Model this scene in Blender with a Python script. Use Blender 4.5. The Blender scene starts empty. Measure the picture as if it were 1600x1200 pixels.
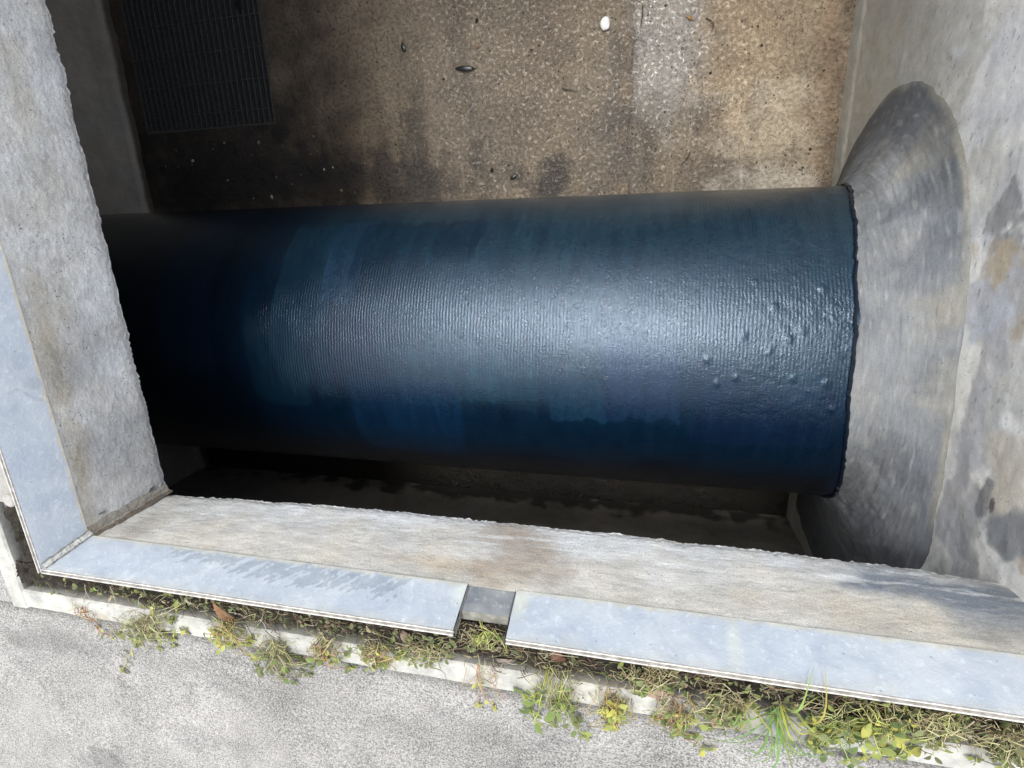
import bpy, bmesh, math, random
from mathutils import Vector, Matrix, noise
random.seed(7)
scene = bpy.context.scene
S = 0.6                                   # one layout unit is 0.6 m
CAM_H = 1.4
M = Matrix(((0.9734, -0.03922, 0.22574), (-0.03038, 0.95445, 0.29683), (-0.2271, -0.29579, 0.92787)))

# ------------------------------------------------------------ camera
cd = bpy.data.cameras.new("camera")
cam = bpy.data.objects.new("camera", cd)
scene.collection.objects.link(cam)
cd.sensor_width = 36.0
cd.lens = 845.13 * 36 / 1600
cd.clip_start = 0.02
cd.clip_end = 500
cam.matrix_world = Matrix.Translation((0, 0, CAM_H * S)) @ M.to_4x4()
scene.camera = cam
# ------------------------------------------------------------ sky, sun, exposure
SUN_EL, SUN_AZ = math.radians(67), math.radians(-6)      # azimuth measured from +Y towards +X
world = bpy.data.worlds.new("World"); scene.world = world; world.use_nodes = True
wt = world.node_tree; wt.nodes.clear()
sky = wt.nodes.new('ShaderNodeTexSky'); sky.sky_type = 'NISHITA'; sky.sun_disc = False
sky.sun_elevation = SUN_EL; sky.sun_rotation = SUN_AZ
sky.air_density = 1.0; sky.dust_density = 2.5; sky.ozone_density = 1.0
bg = wt.nodes.new('ShaderNodeBackground'); bg.inputs[1].default_value = 0.15
tc = wt.nodes.new('ShaderNodeTexCoord'); cn = wt.nodes.new('ShaderNodeTexNoise')
cn.inputs['Scale'].default_value = 1.6; cn.inputs['Detail'].default_value = 7; cn.inputs['Roughness'].default_value = .55
cr = wt.nodes.new('ShaderNodeValToRGB'); cr.color_ramp.elements[0].position = .36; cr.color_ramp.elements[1].position = .62
cmx = wt.nodes.new('ShaderNodeMix'); cmx.data_type = 'RGBA'
cmx.inputs[7].default_value = (8.8, 8.65, 8.5, 1)
wo = wt.nodes.new('ShaderNodeOutputWorld')
L = wt.links.new
L(tc.outputs['Generated'], cn.inputs['Vector']); L(cn.outputs['Fac'], cr.inputs[0])
dp = wt.nodes.new('ShaderNodeVectorMath'); dp.operation = 'DOT_PRODUCT'
dp.inputs[1].default_value = (math.sin(SUN_AZ) * math.cos(SUN_EL), math.cos(SUN_AZ) * math.cos(SUN_EL), math.sin(SUN_EL))
mr = wt.nodes.new('ShaderNodeMapRange'); mr.interpolation_type = 'SMOOTHSTEP'
for i_, v_ in ((1, .70), (2, .99), (3, .25), (4, 1.0)): mr.inputs[i_].default_value = v_
ad = wt.nodes.new('ShaderNodeMath'); ad.operation = 'MULTIPLY_ADD'; ad.use_clamp = True; ad.inputs[1].default_value = .45
L(tc.outputs['Generated'], dp.inputs[0]); L(dp.outputs['Value'], mr.inputs[0]); L(cr.outputs[0], ad.inputs[0]); L(mr.outputs[0], ad.inputs[2]); L(ad.outputs[0], cmx.inputs[0])
L(sky.outputs[0], cmx.inputs[6]); L(cmx.outputs[2], bg.inputs[0]); L(bg.outputs[0], wo.inputs[0])
sd = bpy.data.lights.new("sun", 'SUN'); sd.energy = 1.5; sd.angle = math.radians(14); sd.color = (1, .985, .965)
sun = bpy.data.objects.new("sun", sd); scene.collection.objects.link(sun)
dv = Vector((math.sin(SUN_AZ) * math.cos(SUN_EL), math.cos(SUN_AZ) * math.cos(SUN_EL), math.sin(SUN_EL)))
sun.rotation_euler = dv.to_track_quat('Z', 'Y').to_euler()
sun.location = dv * 20
scene.view_settings.view_transform = 'Standard'; scene.view_settings.look = 'None'
scene.view_settings.exposure = 0.86; scene.view_settings.gamma = 1

# ------------------------------------------------------------ layout constants (layout units)
YF0, YF1, YF2 = -1.3262, -1.2716, -1.2875      # front: frame top, frame bottom, lip bottom
XL0, XL1, XL2 = -2.3549, -2.3003, -2.3162      # left side the same
D1, D2 = .1736, .6242
XR, XP, ZF, YW, YB = 1.305, -4.65, -3.147, -2.55, 4.0
YO = 3.0                                        # far edge of the opening
PR = .90; PY, PZ = -.8841 * PR, CAM_H - 3.9179 * PR
ZK, ZG = -.03, -.045

def at(u, v, ax, val):
    """the point of the plane axis=val seen at a photo position, layout units"""
    d = M @ Vector(((u - 800) / 845.13, -(v - 600) / 845.13, -1))
    o = Vector((0, 0, CAM_H)); t = (val - o[ax]) / d[ax]
    return o + d * t
def N(x, y=0, z=0): return noise.noise(Vector((x, y, z)))
def F(x, y=0, z=0, o=5): return noise.fractal(Vector((x, y, z)), 1.0, 2.0, o)
def sm(a, b, x):
    t = min(1, max(0, (x - a) / (b - a))) if a != b else float(x > a)
    return t * t * (3 - 2 * t)
def lerp(a, b, t): return tuple(a[i] + (b[i] - a[i]) * t for i in range(3))
def interp(x, tab):
    if x <= tab[0][0]: return tab[0][1]
    for (a, b), (c, d) in zip(tab, tab[1:]):
        if x <= c: return b + (d - b) * (x - a) / (c - a)
    return tab[-1][1]
def blobs(col, p, q, lst, warp=.25, seed=0):
    """stains of their own shape: (centre p, centre q, radius p, radius q, colour, strength, softness)"""
    for (cp, cq, rp, rq, c, s, soft) in lst:
        w = warp * F(p * 5 + seed + cp, q * 5 - cq, seed)
        d = math.sqrt(((p - cp) / rp) ** 2 + ((q - cq) / rq) ** 2) + w * 1.6
        col = lerp(col, c, s * (1 - sm(1 - soft, 1 + soft, d)))
    return col

# ------------------------------------------------------------ object helpers
def tag(o, label=None, cat=None, group=None, kind=None):
    if label: o['label'] = label
    if cat: o['category'] = cat
    if group: o['group'] = group
    if kind: o['kind'] = kind
    return o
def link(name, me, mat, parent=None, base=None, smooth=False):
    o = bpy.data.objects.new(name, me); scene.collection.objects.link(o)
    if mat: me.materials.append(mat)
    if smooth:
        for p in me.polygons: p.use_smooth = True
    b = Vector((0, 0, 0)) if base is None else Vector(base) * S
    if base is not None and not parent:
        me.transform(Matrix.Translation(-b)); o.location = b
    if parent:
        o.parent = parent; me.transform(Matrix.Translation(-parent.location))
    return o
def empty(name, base):
    o = bpy.data.objects.new(name, None); scene.collection.objects.link(o); o.location = Vector(base) * S
    o.empty_display_size = .1
    return o
class MB:
    def __init__(s): s.v = []; s.f = []; s.c = []; s.col = None
    def add(s, vs, fs, col=None):
        n = len(s.v); s.v += [tuple(v) for v in vs]; s.f += [tuple(i + n for i in f) for f in fs]
        s.c += [col or (1, 1, 1)] * len(vs)
    def grid(s, fn, nu, nv, colfn=None, flip=False, wrap=False):
        n = len(s.v)
        for i in range(nu + 1):
            for j in range(nv + 1):
                p = fn(i / nu, j / nv); s.v.append(tuple(p)); s.c.append(colfn(p, i / nu, j / nv) if colfn else (1, 1, 1))
        for i in range(nu):
            for j in range(nv):
                a = n + i * (nv + 1) + j; b = a + nv + 1
                s.f.append((a, b, b + 1, a + 1) if not flip else (a, a + 1, b + 1, b))
    def box(s, x0, x1, y0, y1, z0, z1, col=None):
        s.add([(x, y, z) for z in (z0, z1) for y in (y0, y1) for x in (x0, x1)],
              [(0, 2, 3, 1), (4, 5, 7, 6), (0, 1, 5, 4), (2, 6, 7, 3), (0, 4, 6, 2), (1, 3, 7, 5)], col)
    def tube(s, pts, r0, r1=None, k=5, col=None):
        r1 = r0 if r1 is None else r1; vs = []; n = len(pts)
        for i, p in enumerate(pts):
            d = (Vector(pts[min(i + 1, n - 1)]) - Vector(pts[max(i - 1, 0)]))
            d = d.normalized() if d.length > 1e-9 else Vector((0, 0, 1))
            a = d.orthogonal().normalized(); b = d.cross(a); r = r0 + (r1 - r0) * i / max(1, n - 1)
            vs += [Vector(p) + (a * math.cos(t * math.tau / k) + b * math.sin(t * math.tau / k)) * r for t in range(k)]
        fs = [(i * k + t, i * k + (t + 1) % k, (i + 1) * k + (t + 1) % k, (i + 1) * k + t) for i in range(n - 1) for t in range(k)]
        fs += [tuple(range(k))[::-1], tuple((n - 1) * k + t for t in range(k))]
        s.add(vs, fs, col)
    def build(s, name, mat, parent=None, base=None, smooth=False):
        me = bpy.data.meshes.new(name)
        me.from_pydata([(a * S, b * S, c * S) for a, b, c in s.v], [], s.f)
        at_ = me.color_attributes.new("tone", 'FLOAT_COLOR', 'POINT')
        flat = []
        for c in s.c: flat += [c[0], c[1], c[2], 1]
        at_.data.foreach_set('color', flat)
        me.update()
        return link(name, me, mat, parent, base, smooth)

# ------------------------------------------------------------ material helpers
class G:
    def __init__(s, name):
        s.m = bpy.data.materials.new(name); s.m.use_nodes = True; s.t = s.m.node_tree
        s.b = s.t.nodes['Principled BSDF']; s.pos = s.t.nodes.new('ShaderNodeNewGeometry').outputs['Position']
    def put(s, sock, v):
        if isinstance(v, bpy.types.NodeSocket): s.t.links.new(v, sock)
        elif v is not None:
            if isinstance(v, (tuple, list)) and len(v) == 3 and sock.type == 'RGBA': v = (*v, 1)
            sock.default_value = v
    def vec(s, scale, rot=(0, 0, 0)):
        n = s.t.nodes.new('ShaderNodeMapping'); s.put(n.inputs['Vector'], s.pos)
        n.inputs['Scale'].default_value = scale if isinstance(scale, tuple) else (scale,) * 3
        n.inputs['Rotation'].default_value = rot; return n.outputs[0]
    def noise(s, scale, detail=4, rough=.6, vec=None, dist=0):
        n = s.t.nodes.new('ShaderNodeTexNoise'); s.put(n.inputs['Vector'], vec or s.pos)
        n.inputs['Scale'].default_value = scale; n.inputs['Detail'].default_value = detail
        n.inputs['Roughness'].default_value = rough; n.inputs['Distortion'].default_value = dist
        return n.outputs['Fac']
    def voro(s, scale, feature='F1', vec=None, out='Distance', rnd=1):
        n = s.t.nodes.new('ShaderNodeTexVoronoi'); n.feature = feature; s.put(n.inputs['Vector'], vec or s.pos)
        n.inputs['Scale'].default_value = scale; n.inputs['Randomness'].default_value = rnd; return n.outputs[out]
    def ramp(s, v, a, b, c0=(0, 0, 0), c1=(1, 1, 1)):
        n = s.t.nodes.new('ShaderNodeValToRGB'); e = n.color_ramp.elements
        e[0].position, e[1].position = a, b; e[0].color, e[1].color = (*c0, 1), (*c1, 1)
        s.put(n.inputs[0], v); return n.outputs[0]
    def math(s, op, a, b=None, c=None):
        n = s.t.nodes.new('ShaderNodeMath'); n.operation = op
        for i, v in enumerate((a, b, c)):
            if v is not None: s.put(n.inputs[i], v)
        return n.outputs[0]
    def mix(s, f, a, b, mode='MIX'):
        n = s.t.nodes.new('ShaderNodeMix'); n.data_type = 'RGBA'; n.blend_type = mode
        s.put(n.inputs[0], f); s.put(n.inputs[6], a); s.put(n.inputs[7], b); return n.outputs[2]
    def rng(s, v, a, b, c, d):
        n = s.t.nodes.new('ShaderNodeMapRange'); s.put(n.inputs[0], v)
        for i, x in enumerate((a, b, c, d)): n.inputs[i + 1].default_value = x
        return n.outputs[0]
    def tone(s, name='tone'):
        n = s.t.nodes.new('ShaderNodeAttribute'); n.attribute_name = name; return n.outputs['Color']
    def bump(s, h, dist, strength=1, prev=None):
        n = s.t.nodes.new('ShaderNodeBump'); s.put(n.inputs['Height'], h)
        n.inputs['Distance'].default_value = dist; n.inputs['Strength'].default_value = strength
        if prev: s.put(n.inputs['Normal'], prev)
        return n.outputs[0]
    def done(s, col, rough=.8, normal=None, spec=None, **kw):
        s.put(s.b.inputs['Base Color'], col); s.put(s.b.inputs['Roughness'], rough)
        if normal: s.put(s.b.inputs['Normal'], normal)
        if spec is not None: s.put(s.b.inputs['Specular IOR Level'], spec)
        for k, v in kw.items(): s.put(s.b.inputs[k], v)
        return s.m

def concrete(name, streak=(1, 1, 1), rough=.85, grain=1.0, bumpd=.002, pit=.25, streak_amt=.5, light=1.5, dark=.55):
    """weathered concrete: mesh tone x streaks x grain, with pinholes and relief"""
    g = G(name)
    st = g.noise(75, 6, .75, g.vec(streak), .1)
    st2 = g.noise(190, 4, .75, g.vec(streak))
    cl = g.noise(9, 6, .62, None, .5)
    gr = g.noise(420, 3, .8)
    v = g.math('ADD', g.rng(st, .3, .7, -.5 * streak_amt, .5 * streak_amt), g.rng(cl, .3, .7, -.22, .22))
    v = g.math('ADD', v, g.rng(st2, .3, .7, -.28 * streak_amt, .28 * streak_amt))
    v = g.math('ADD', v, g.rng(gr, .3, .7, -.24 * grain, .24 * grain))
    k = g.rng(v, -.8, .8, dark, light)
    c = g.mix(1, g.tone(), k, 'MULTIPLY')
    hue = g.noise(6, 5, .6, g.vec((1.3, 1.1, .9)))
    c = g.mix(g.rng(hue, .42, .68, 0, .5), c, g.mix(1, c, (1.06, .99, .87), 'MULTIPLY'))
    ph = g.math('LESS_THAN', g.voro(75), .13)
    sel = g.math('GREATER_THAN', g.noise(19, 2, .5), .53)
    hole = g.math('MULTIPLY', ph, sel)
    c = g.mix(g.math('MULTIPLY', hole, pit * 2), c, (.05, .048, .045))
    h = g.math('ADD', g.math('MULTIPLY', st, .35), g.math('ADD', g.math('MULTIPLY', st2, .3), g.math('MULTIPLY', gr, .4)))
    h = g.math('ADD', h, g.math('MULTIPLY', g.noise(70, 5, .7), .7))
    h = g.math('SUBTRACT', h, g.math('MULTIPLY', hole, .6))
    return g.done(c, rough, g.bump(h, bumpd, .9), .3)

m_lip_x = concrete('cast_concrete_front', (.2, 1, 1.3), streak_amt=.38, grain=2.6, bumpd=.0016, dark=.5, light=1.5)
m_lip_y = concrete('cast_concrete_left', (1, .4, 1.1), streak_amt=.4, grain=2.2, bumpd=.0022, pit=.4, dark=.5, light=1.5)
m_wall = concrete('rendered_wall', (1, .5, .35), streak_amt=.4, grain=1.0, bumpd=.0026, light=1.35, dark=.66, rough=.75)
m_collar = concrete('troweled_mortar', (1.3, .25, .8), streak_amt=.6, grain=1.8, bumpd=.0022, light=1.4, dark=.62, rough=.65)
m_dwall = concrete('pit_wall_concrete', (1, 1, .4), streak_amt=.4, grain=.4, bumpd=.002)

def mk_pavement():
    g = G('pavement_concrete')
    gr = g.noise(250, 3, .8); g2 = g.noise(110, 4, .7); cl = g.noise(5, 6, .6, None, .6)
    sp = g.voro(420, out='Color')
    v = g.math('ADD', g.rng(gr, .36, .64, -.75, .75), g.rng(g2, .3, .7, -.3, .3))
    v = g.math('ADD', v, g.rng(cl, .3, .7, -.28, .28))
    c = g.ramp(g.rng(v, -1, 1, 0, 1), .12, .88, (.10, .097, .09), (.46, .445, .42))
    c = g.mix(g.rng(g.noise(14, 5, .7), .52, .7, 0, .6), c, g.mix(1, c, (.68, .68, .69), 'MULTIPLY'))
    c = g.mix(g.math('MULTIPLY', g.math('LESS_THAN', g.voro(150), .22), g.rng(g.noise(300, 2), .4, .6, 0, .8)), c, (.09, .088, .085))
    c = g.mix(1, c, g.tone(), 'MULTIPLY')
    return g.done(c, .9, g.bump(g.math('ADD', gr, g.math('MULTIPLY', g2, 1.3)), .0022, .9), .25)
def mk_kerb():
    g = G('kerb_concrete')
    n1 = g.noise(22, 6, .65); n2 = g.noise(180, 3, .7)
    c = g.ramp(n1, .28, .66, (.24, .24, .22), (.50, .49, .44))
    c = g.mix(g.rng(n2, .55, .75, 0, .35), c, (.3, .3, .27))
    c = g.mix(1, c, g.tone(), 'MULTIPLY')
    return g.done(c, .85, g.bump(g.math('ADD', n1, n2), .002, .6), .3)
def mk_paint():
    g = G('weathered_light_blue_paint')
    n1 = g.noise(16, 6, .6, g.vec((1, 1, 1)), .6); n2 = g.noise(70, 4, .65); n3 = g.noise(300, 2, .6)
    c = g.mix(1, g.tone(), g.ramp(n1, .3, .7, (.84, .86, .9), (1.1, 1.09, 1.06)), 'MULTIPLY')
    c = g.mix(g.rng(n2, .56, .72, 0, .35), c, (.62, .66, .70))
    dots = g.math('MULTIPLY', g.math('LESS_THAN', g.voro(60), .10), g.math('GREATER_THAN', g.noise(25, 2), .55))
    c = g.mix(g.math('MULTIPLY', dots, .7), c, (.14, .15, .17))
    return g.done(c, g.rng(n1, .3, .7, .42, .62), g.bump(g.math('ADD', g.math('MULTIPLY', n1, 2), g.math('ADD', n2, g.math('MULTIPLY', n3, .3))), .0016, .6), .45)
def mk_metal():
    g = G('bare_metal_edge')
    n = g.noise(60, 5, .7)
    c = g.ramp(n, .35, .65, (.36, .34, .31), (.66, .64, .60))
    return g.done(c, .5, g.bump(n, .001, .5), .5, Metallic=.25)
def mk_soil():
    g = G('dark_soil')
    n = g.noise(45, 7, .75); n2 = g.noise(260, 4, .8)
    c = g.ramp(n, .3, .72, (.012, .011, .009), (.085, .072, .055))
    c = g.mix(g.rng(n2, .58, .72, 0, .7), c, (.15, .13, .10))
    c = g.mix(g.rng(g.noise(18, 3, .6), .56, .68, 0, .55), c, (.07, .085, .03))
    return g.done(c, .95, g.bump(g.math('ADD', n, n2), .006, 1), .2)
def mk_floor():
    g = G('wet_pitted_floor')
    n1 = g.noise(4.5, 6, .6, None, .4); n2 = g.noise(62, 5, .7); n3 = g.noise(190, 3, .7)
    stain = g.noise(7, 5, .65, g.vec((1.5, .35, 1)), .3)
    c = g.tone()
    c = g.mix(1, c, g.ramp(n1, .25, .75, (.62, .62, .62), (1.35, 1.32, 1.25)), 'MULTIPLY')
    
    c = g.mix(g.rng(n3, .55, .72, 0, .6), c, (.045, .036, .028))
    c = g.mix(g.rng(stain, .6, .72, 0, .6), c, (.03, .027, .024))
    dots = g.math('MULTIPLY', g.math('LESS_THAN', g.voro(34), .13), g.math('GREATER_THAN', g.noise(11, 2), .54))
    c = g.mix(g.math('MULTIPLY', dots, .85), c, (.015, .013, .012))
    nn = g.t.nodes.new('ShaderNodeAttribute'); nn.attribute_name = 'wet'
    wet = nn.outputs['Fac']
    r = g.rng(wet, 0, .72, .6, .27)
    r = g.math('SUBTRACT', r, g.rng(wet, .72, 1, 0, .09))
    pl = g.rng(n2, .36, .58, 0, 1)
    h = g.math('ADD', g.math('MULTIPLY', pl, .55), g.math('MULTIPLY', n3, .4))
    c = g.mix(1, c, g.ramp(pl, 0, .8, (.62, .60, .57), (1.08, 1.07, 1.05)), 'MULTIPLY')
    h = g.math('SUBTRACT', h, g.math('MULTIPLY', dots, .3))
    h = g.math('MULTIPLY', h, g.rng(wet, .72, 1, 1, .55))
    pt = g.math('MULTIPLY', g.rng(g.noise(95, 4, .7), .60, .67, 0, 1), g.rng(g.noise(16, 4, .6), .42, .58, 0, 1))
    c = g.mix(g.math('MULTIPLY', pt, .8), c, (.03, .025, .02))
    h = g.math('SUBTRACT', h, g.math('MULTIPLY', pt, .5))
    return g.done(c, r, g.bump(h, .0042, 1), g.rng(wet, 0, 1, .25, .75))
def mk_pipe():
    g = G('blue_bitumen_coating')
    sx = g.t.nodes.new('ShaderNodeSeparateXYZ'); g.put(sx.inputs[0], g.pos)
    # woven wrap: fine hoops round the pipe broken up by short threads
    wob = g.noise(5, 4, .6); w2 = g.noise(60, 3, .6)
    ph = g.math('ADD', g.math('MULTIPLY', sx.outputs[0], 620), g.math('ADD', g.math('MULTIPLY', wob, 12), g.math('MULTIPLY', w2, 3.2)))
    hoop = g.math('SINE', ph)
    th = g.noise(125, 3, .6, g.vec((.7, 1.5, 1.5)))
    th2 = g.noise(300, 2, .6, g.vec((.6, 1.7, 1.7)))
    lum = g.noise(34, 4, .6)
    nn = g.t.nodes.new('ShaderNodeAttribute'); nn.attribute_name = 'wet'
    lump = nn.outputs['Fac']
    fade = g.rng(g.noise(6, 4, .6), .35, .65, .5, 1.5)
    h = g.math('ADD', g.math('MULTIPLY', g.math('MULTIPLY', hoop, fade), .11), g.math('ADD', g.math('MULTIPLY', th, .8), g.math('MULTIPLY', th2, .75)))
    h = g.math('ADD', h, g.math('MULTIPLY', g.math('MULTIPLY', lum, lump), 3.0))
    br = g.noise(30, 5, .6, g.vec((1, .18, .18)))
    c = g.mix(1, g.tone(), g.ramp(br, .3, .7, (.72, .74, .78), (1.28, 1.26, 1.2)), 'MULTIPLY')
    c = g.mix(1, c, g.ramp(g.noise(70, 4, .7), .35, .65, (.85, .85, .85), (1.15, 1.15, 1.15)), 'MULTIPLY')
    return g.done(c, g.rng(g.noise(11, 5, .6), .3, .7, .12, .2), g.bump(h, .00098, 1), .72, **{'Specular Tint': (.70, .83, 1, 1)})
def mk_plain(name, c0, c1, rough=.6, scale=60, spec=.4, b=.001, **kw):
    g = G(name); n = g.noise(scale, 5, .6)
    c = g.mix(1, g.ramp(n, .3, .7, c0, c1), g.tone(), 'MULTIPLY')
    return g.done(c, rough, g.bump(n, b, .6), spec, **kw)
def mk_leaf(name, c0, c1):
    g = G(name); n = g.noise(45, 3, .6)
    c = g.mix(1, g.ramp(n, .3, .7, c0, c1), g.tone(), 'MULTIPLY')
    g.done(c, .5, None, .35)
    tr = g.t.nodes.new('ShaderNodeBsdfTranslucent'); g.put(tr.inputs[0], c)
    mx = g.t.nodes.new('ShaderNodeMixShader'); mx.inputs[0].default_value = .35
    out = [n for n in g.t.nodes if n.type == 'OUTPUT_MATERIAL'][0]
    g.t.links.new(g.b.outputs[0], mx.inputs[1]); g.t.links.new(tr.outputs[0], mx.inputs[2]); g.t.links.new(mx.outputs[0], out.inputs[0])
    return g.m
m_pave, m_kerb, m_paint, m_metal, m_soil, m_floor, m_pipe = mk_pavement(), mk_kerb(), mk_paint(), mk_metal(), mk_soil(), mk_floor(), mk_pipe()
m_grate = mk_plain('galvanised_grating', (.06, .062, .064), (.13, .132, .132), .45, 90, .5, Metallic=.5)
m_seal = mk_plain('old_sealant', (.26, .27, .26), (.50, .50, .47), .8, 55, .3, .004)
m_leaf = mk_leaf('weed_leaf', (.85, .85, .85), (1.15, 1.15, 1.15))
m_stem = mk_plain('weed_stem', (.85, .85, .85), (1.1, 1.1, 1.1), .6, 80, .3, .0003)
m_dead = mk_plain('dead_leaf_brown', (.7, .7, .7), (1.2, 1.2, 1.2), .8, 70, .3)
m_black = mk_plain('wet_black_leaf', (.006, .006, .007), (.02, .02, .022), .35, 70, .5)
m_peb = mk_plain('white_pebble', (.6, .6, .58), (.8, .8, .78), .7, 50, .3)

# ============================================================ LARGE STRUCTURE
# kerb lines
KI = at(200, 950, 2, ZK).y; KO = at(200, 978, 2, ZK).y
KI2 = at(1400, 1150, 2, ZK).y; KO2 = at(1400, 1187, 2, ZK).y
kxa, kxb = at(200, 950, 2, ZK).x, at(1400, 1150, 2, ZK).x
def k_in(x): return KI + (KI2 - KI) * (x - kxa) / (kxb - kxa)
def k_out(x): return k_in(x) - ((KI - KO) + (KI2 - KO2)) / 2
ci, co = at(35, 925, 2, ZK), at(17, 948, 2, ZK)
KW = ((KI - KO) + (KI2 - KO2)) / 2; KS = KW / .067
XKI, XKO = ci.x, ci.x - KW
# far sides mirror the near ones
XKR, YKB = 2.1, 3.6

# ground sheet with a rectangular hole for the chamber
def pave():
    b = MB()
    x0, x1, y1 = XKO - .001, XKR + KW, YKB + KW
    def y0(x): return k_in(x) - KW - .0015
    BIG = 60
    # near part, fine enough for tone detail
    def fn(u, v):
        x = -6 + 10 * u; return (x, y0(x) - 3.5 * (1 - v) ** 1.5, ZG + .003 * F(x * 3, v * 9))
    def cf(p, u, v):
        x, y = p[0], p[1]; c = (1, 1, 1)
        a, d = at(165, 1185, 2, ZG), at(95, 1095, 2, ZG)
        c = blobs(c, x, y, [(a.x, a.y, .10, .07, (.62, .62, .62), .8, .15), (d.x, d.y, .012, .055, (.72, .72, .72), .7, .3)], .3, 3)
        for (uu, vv, rx, ry, k) in ((130, 1010, .35, .06, .78), (520, 1110, .3, .2, .88), (900, 1190, .5, .12, .84), (30, 1000, .1, .05, .7), (420, 1190, .2, .12, .9)):
            q = at(uu, vv, 2, ZG); c = blobs(c, x, y, [(q.x, q.y, rx, ry, (k, k, k), 1, .7)], .5, uu)
        e = sm(0, .06, y0(x) - y); c = lerp((.6, .6, .58), c, e) if e < 1 else c
        return c
    b.grid(fn, 420, 130, cf)
    xs = [-BIG, -6, x0, x1, 4, BIG]
    def quad(xa, xb, ya, yb, ya2=None, yb2=None):
        ya2 = ya if ya2 is None else ya2; yb2 = yb if yb2 is None else yb2
        b.add([(xa, ya, ZG), (xb, ya2, ZG), (xb, yb2, ZG), (xa, yb, ZG)], [(0, 1, 2, 3)])
    quad(-BIG, -6, -BIG, BIG); quad(4, BIG, -BIG, BIG)
    quad(-6, 4, -BIG, y0(-6) - 3.5, -BIG, y0(4) - 3.5)
    quad(-6, x0, y0(-6), BIG, y0(x0), BIG); quad(x1, 4, y0(x1), BIG, y0(4), BIG); quad(x0, x1, y1, BIG)
    tag(b.build('pavement', m_pave), kind='structure')
pave()

# kerb ring round the hatch channel
def kerb():
    b = MB()
    def cf(p, u, v):
        c = (1, 1, 1)
        for (uu, vv, r, col) in ((165, 975, .03, (.7, .62, .5)), (450, 1020, .12, (.82, .84, .88)), (1240, 1150, .25, (.85, .88, .95)), (900, 1075, .12, (1.03, 1.02, .98)), (1130, 1128, .06, (.6, .5, .4))):
            q = at(uu, vv, 2, ZK); c = blobs(c, p[0], p[1], [(q.x, q.y, r, .05, col, .8, .5)], .5, uu)
        if p[0] > XKI - .004 and p[1] > k_in(p[0]) - .004: c = lerp((.13, .12, .105), c, sm(ZK - .026, ZK - .010, p[2] + .004 * F(p[0] * 20, p[1] * 20)))  # low inner face darkened: soil stain, with crevice shade painted in
        return c
    # section running round: inner foot, inner top, rounded, outer top, outer foot
    def bar(P, nrm, L0, L1, n, side):
        sec_ = [(0, -.14), (0, -.008), (.006, 0), (.022, .0015), (.045, .001), (.061, 0), (.067, -.008), (.067, -.07)]
        sec = [(a * KS, c_) for a, c_ in sec_]
        def fn(u, v):
            s_ = L0 + (L1 - L0) * u; k = v * 7; i = min(6, int(k)); f = k - i
            o = sec[i][0] * (1 - f) + sec[i + 1][0] * f; z = sec[i][1] * (1 - f) + sec[i + 1][1] * f
            p = P(s_, o); j = .0025 * F(s_ * 9, o * 40, side) * (1 if 0 < v < 1 else 0)
            return (p[0] + j * nrm[0], p[1] + j * nrm[1], ZK + z + .0015 * N(s_ * 30, o * 60, side))
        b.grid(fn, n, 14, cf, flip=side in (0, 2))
    yc = k_in(XKI)
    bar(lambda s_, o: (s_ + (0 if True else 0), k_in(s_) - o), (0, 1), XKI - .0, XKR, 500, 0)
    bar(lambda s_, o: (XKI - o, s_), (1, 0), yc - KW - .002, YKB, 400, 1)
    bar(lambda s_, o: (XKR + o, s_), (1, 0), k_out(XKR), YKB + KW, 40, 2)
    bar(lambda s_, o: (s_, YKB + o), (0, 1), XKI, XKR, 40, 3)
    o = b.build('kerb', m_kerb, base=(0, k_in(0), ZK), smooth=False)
    tag(o, 'narrow pale concrete kerb bordering the weedy soil channel around the hatch', 'kerb')
kerb()

# soil in the channel between kerb and hatch frame
def soil():
    b = MB()
    def hgt(x, y, d):   # d = 0 at frame, 1 at kerb
        z = -.042 + .018 * F(x * 5, y * 5, 3) + .016 * F(x * 22, y * 22, 1) + .007 * F(x * 75, y * 75, 1)
        cre = sm(.76 + .16 * N(x * 5, y * 5), .9, d)
        z -= .035 * (1 - sm(0, .55, d)) * sm(-.60, -.575, x) * (1 - sm(-.405, -.385, x)) * (y < YF0 + .2)
        if d > .5: z = min(z, -.038)
        return z - .11 * cre
    def fn(u, v):
        x = XKI + (XR + .7 - XKI) * u; ya, yb = YF0 - .02, k_in(x) + .001
        y = ya + (yb - ya) * v
        return (x, y, hgt(x, y, v))
    b.grid(fn, 900, 46, None, flip=True)
    def fn2(u, v):
        y = YF0 - .021 + (YO + .5 - YF0) * u; xa, xb = XL0 - .02, XKI + .001
        x = xa + (xb - xa) * v
        k = sm(.25, .55, .3 + N(y * 3 + 5) + u * 4)
        return (x, y, hgt(x, y, v * (.5 + .5 * (1 - k))) - .02 * k)
    b.grid(fn2, 500, 40, None)
    tag(b.build('soil', m_soil, smooth=False), kind='structure')
soil()
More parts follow.
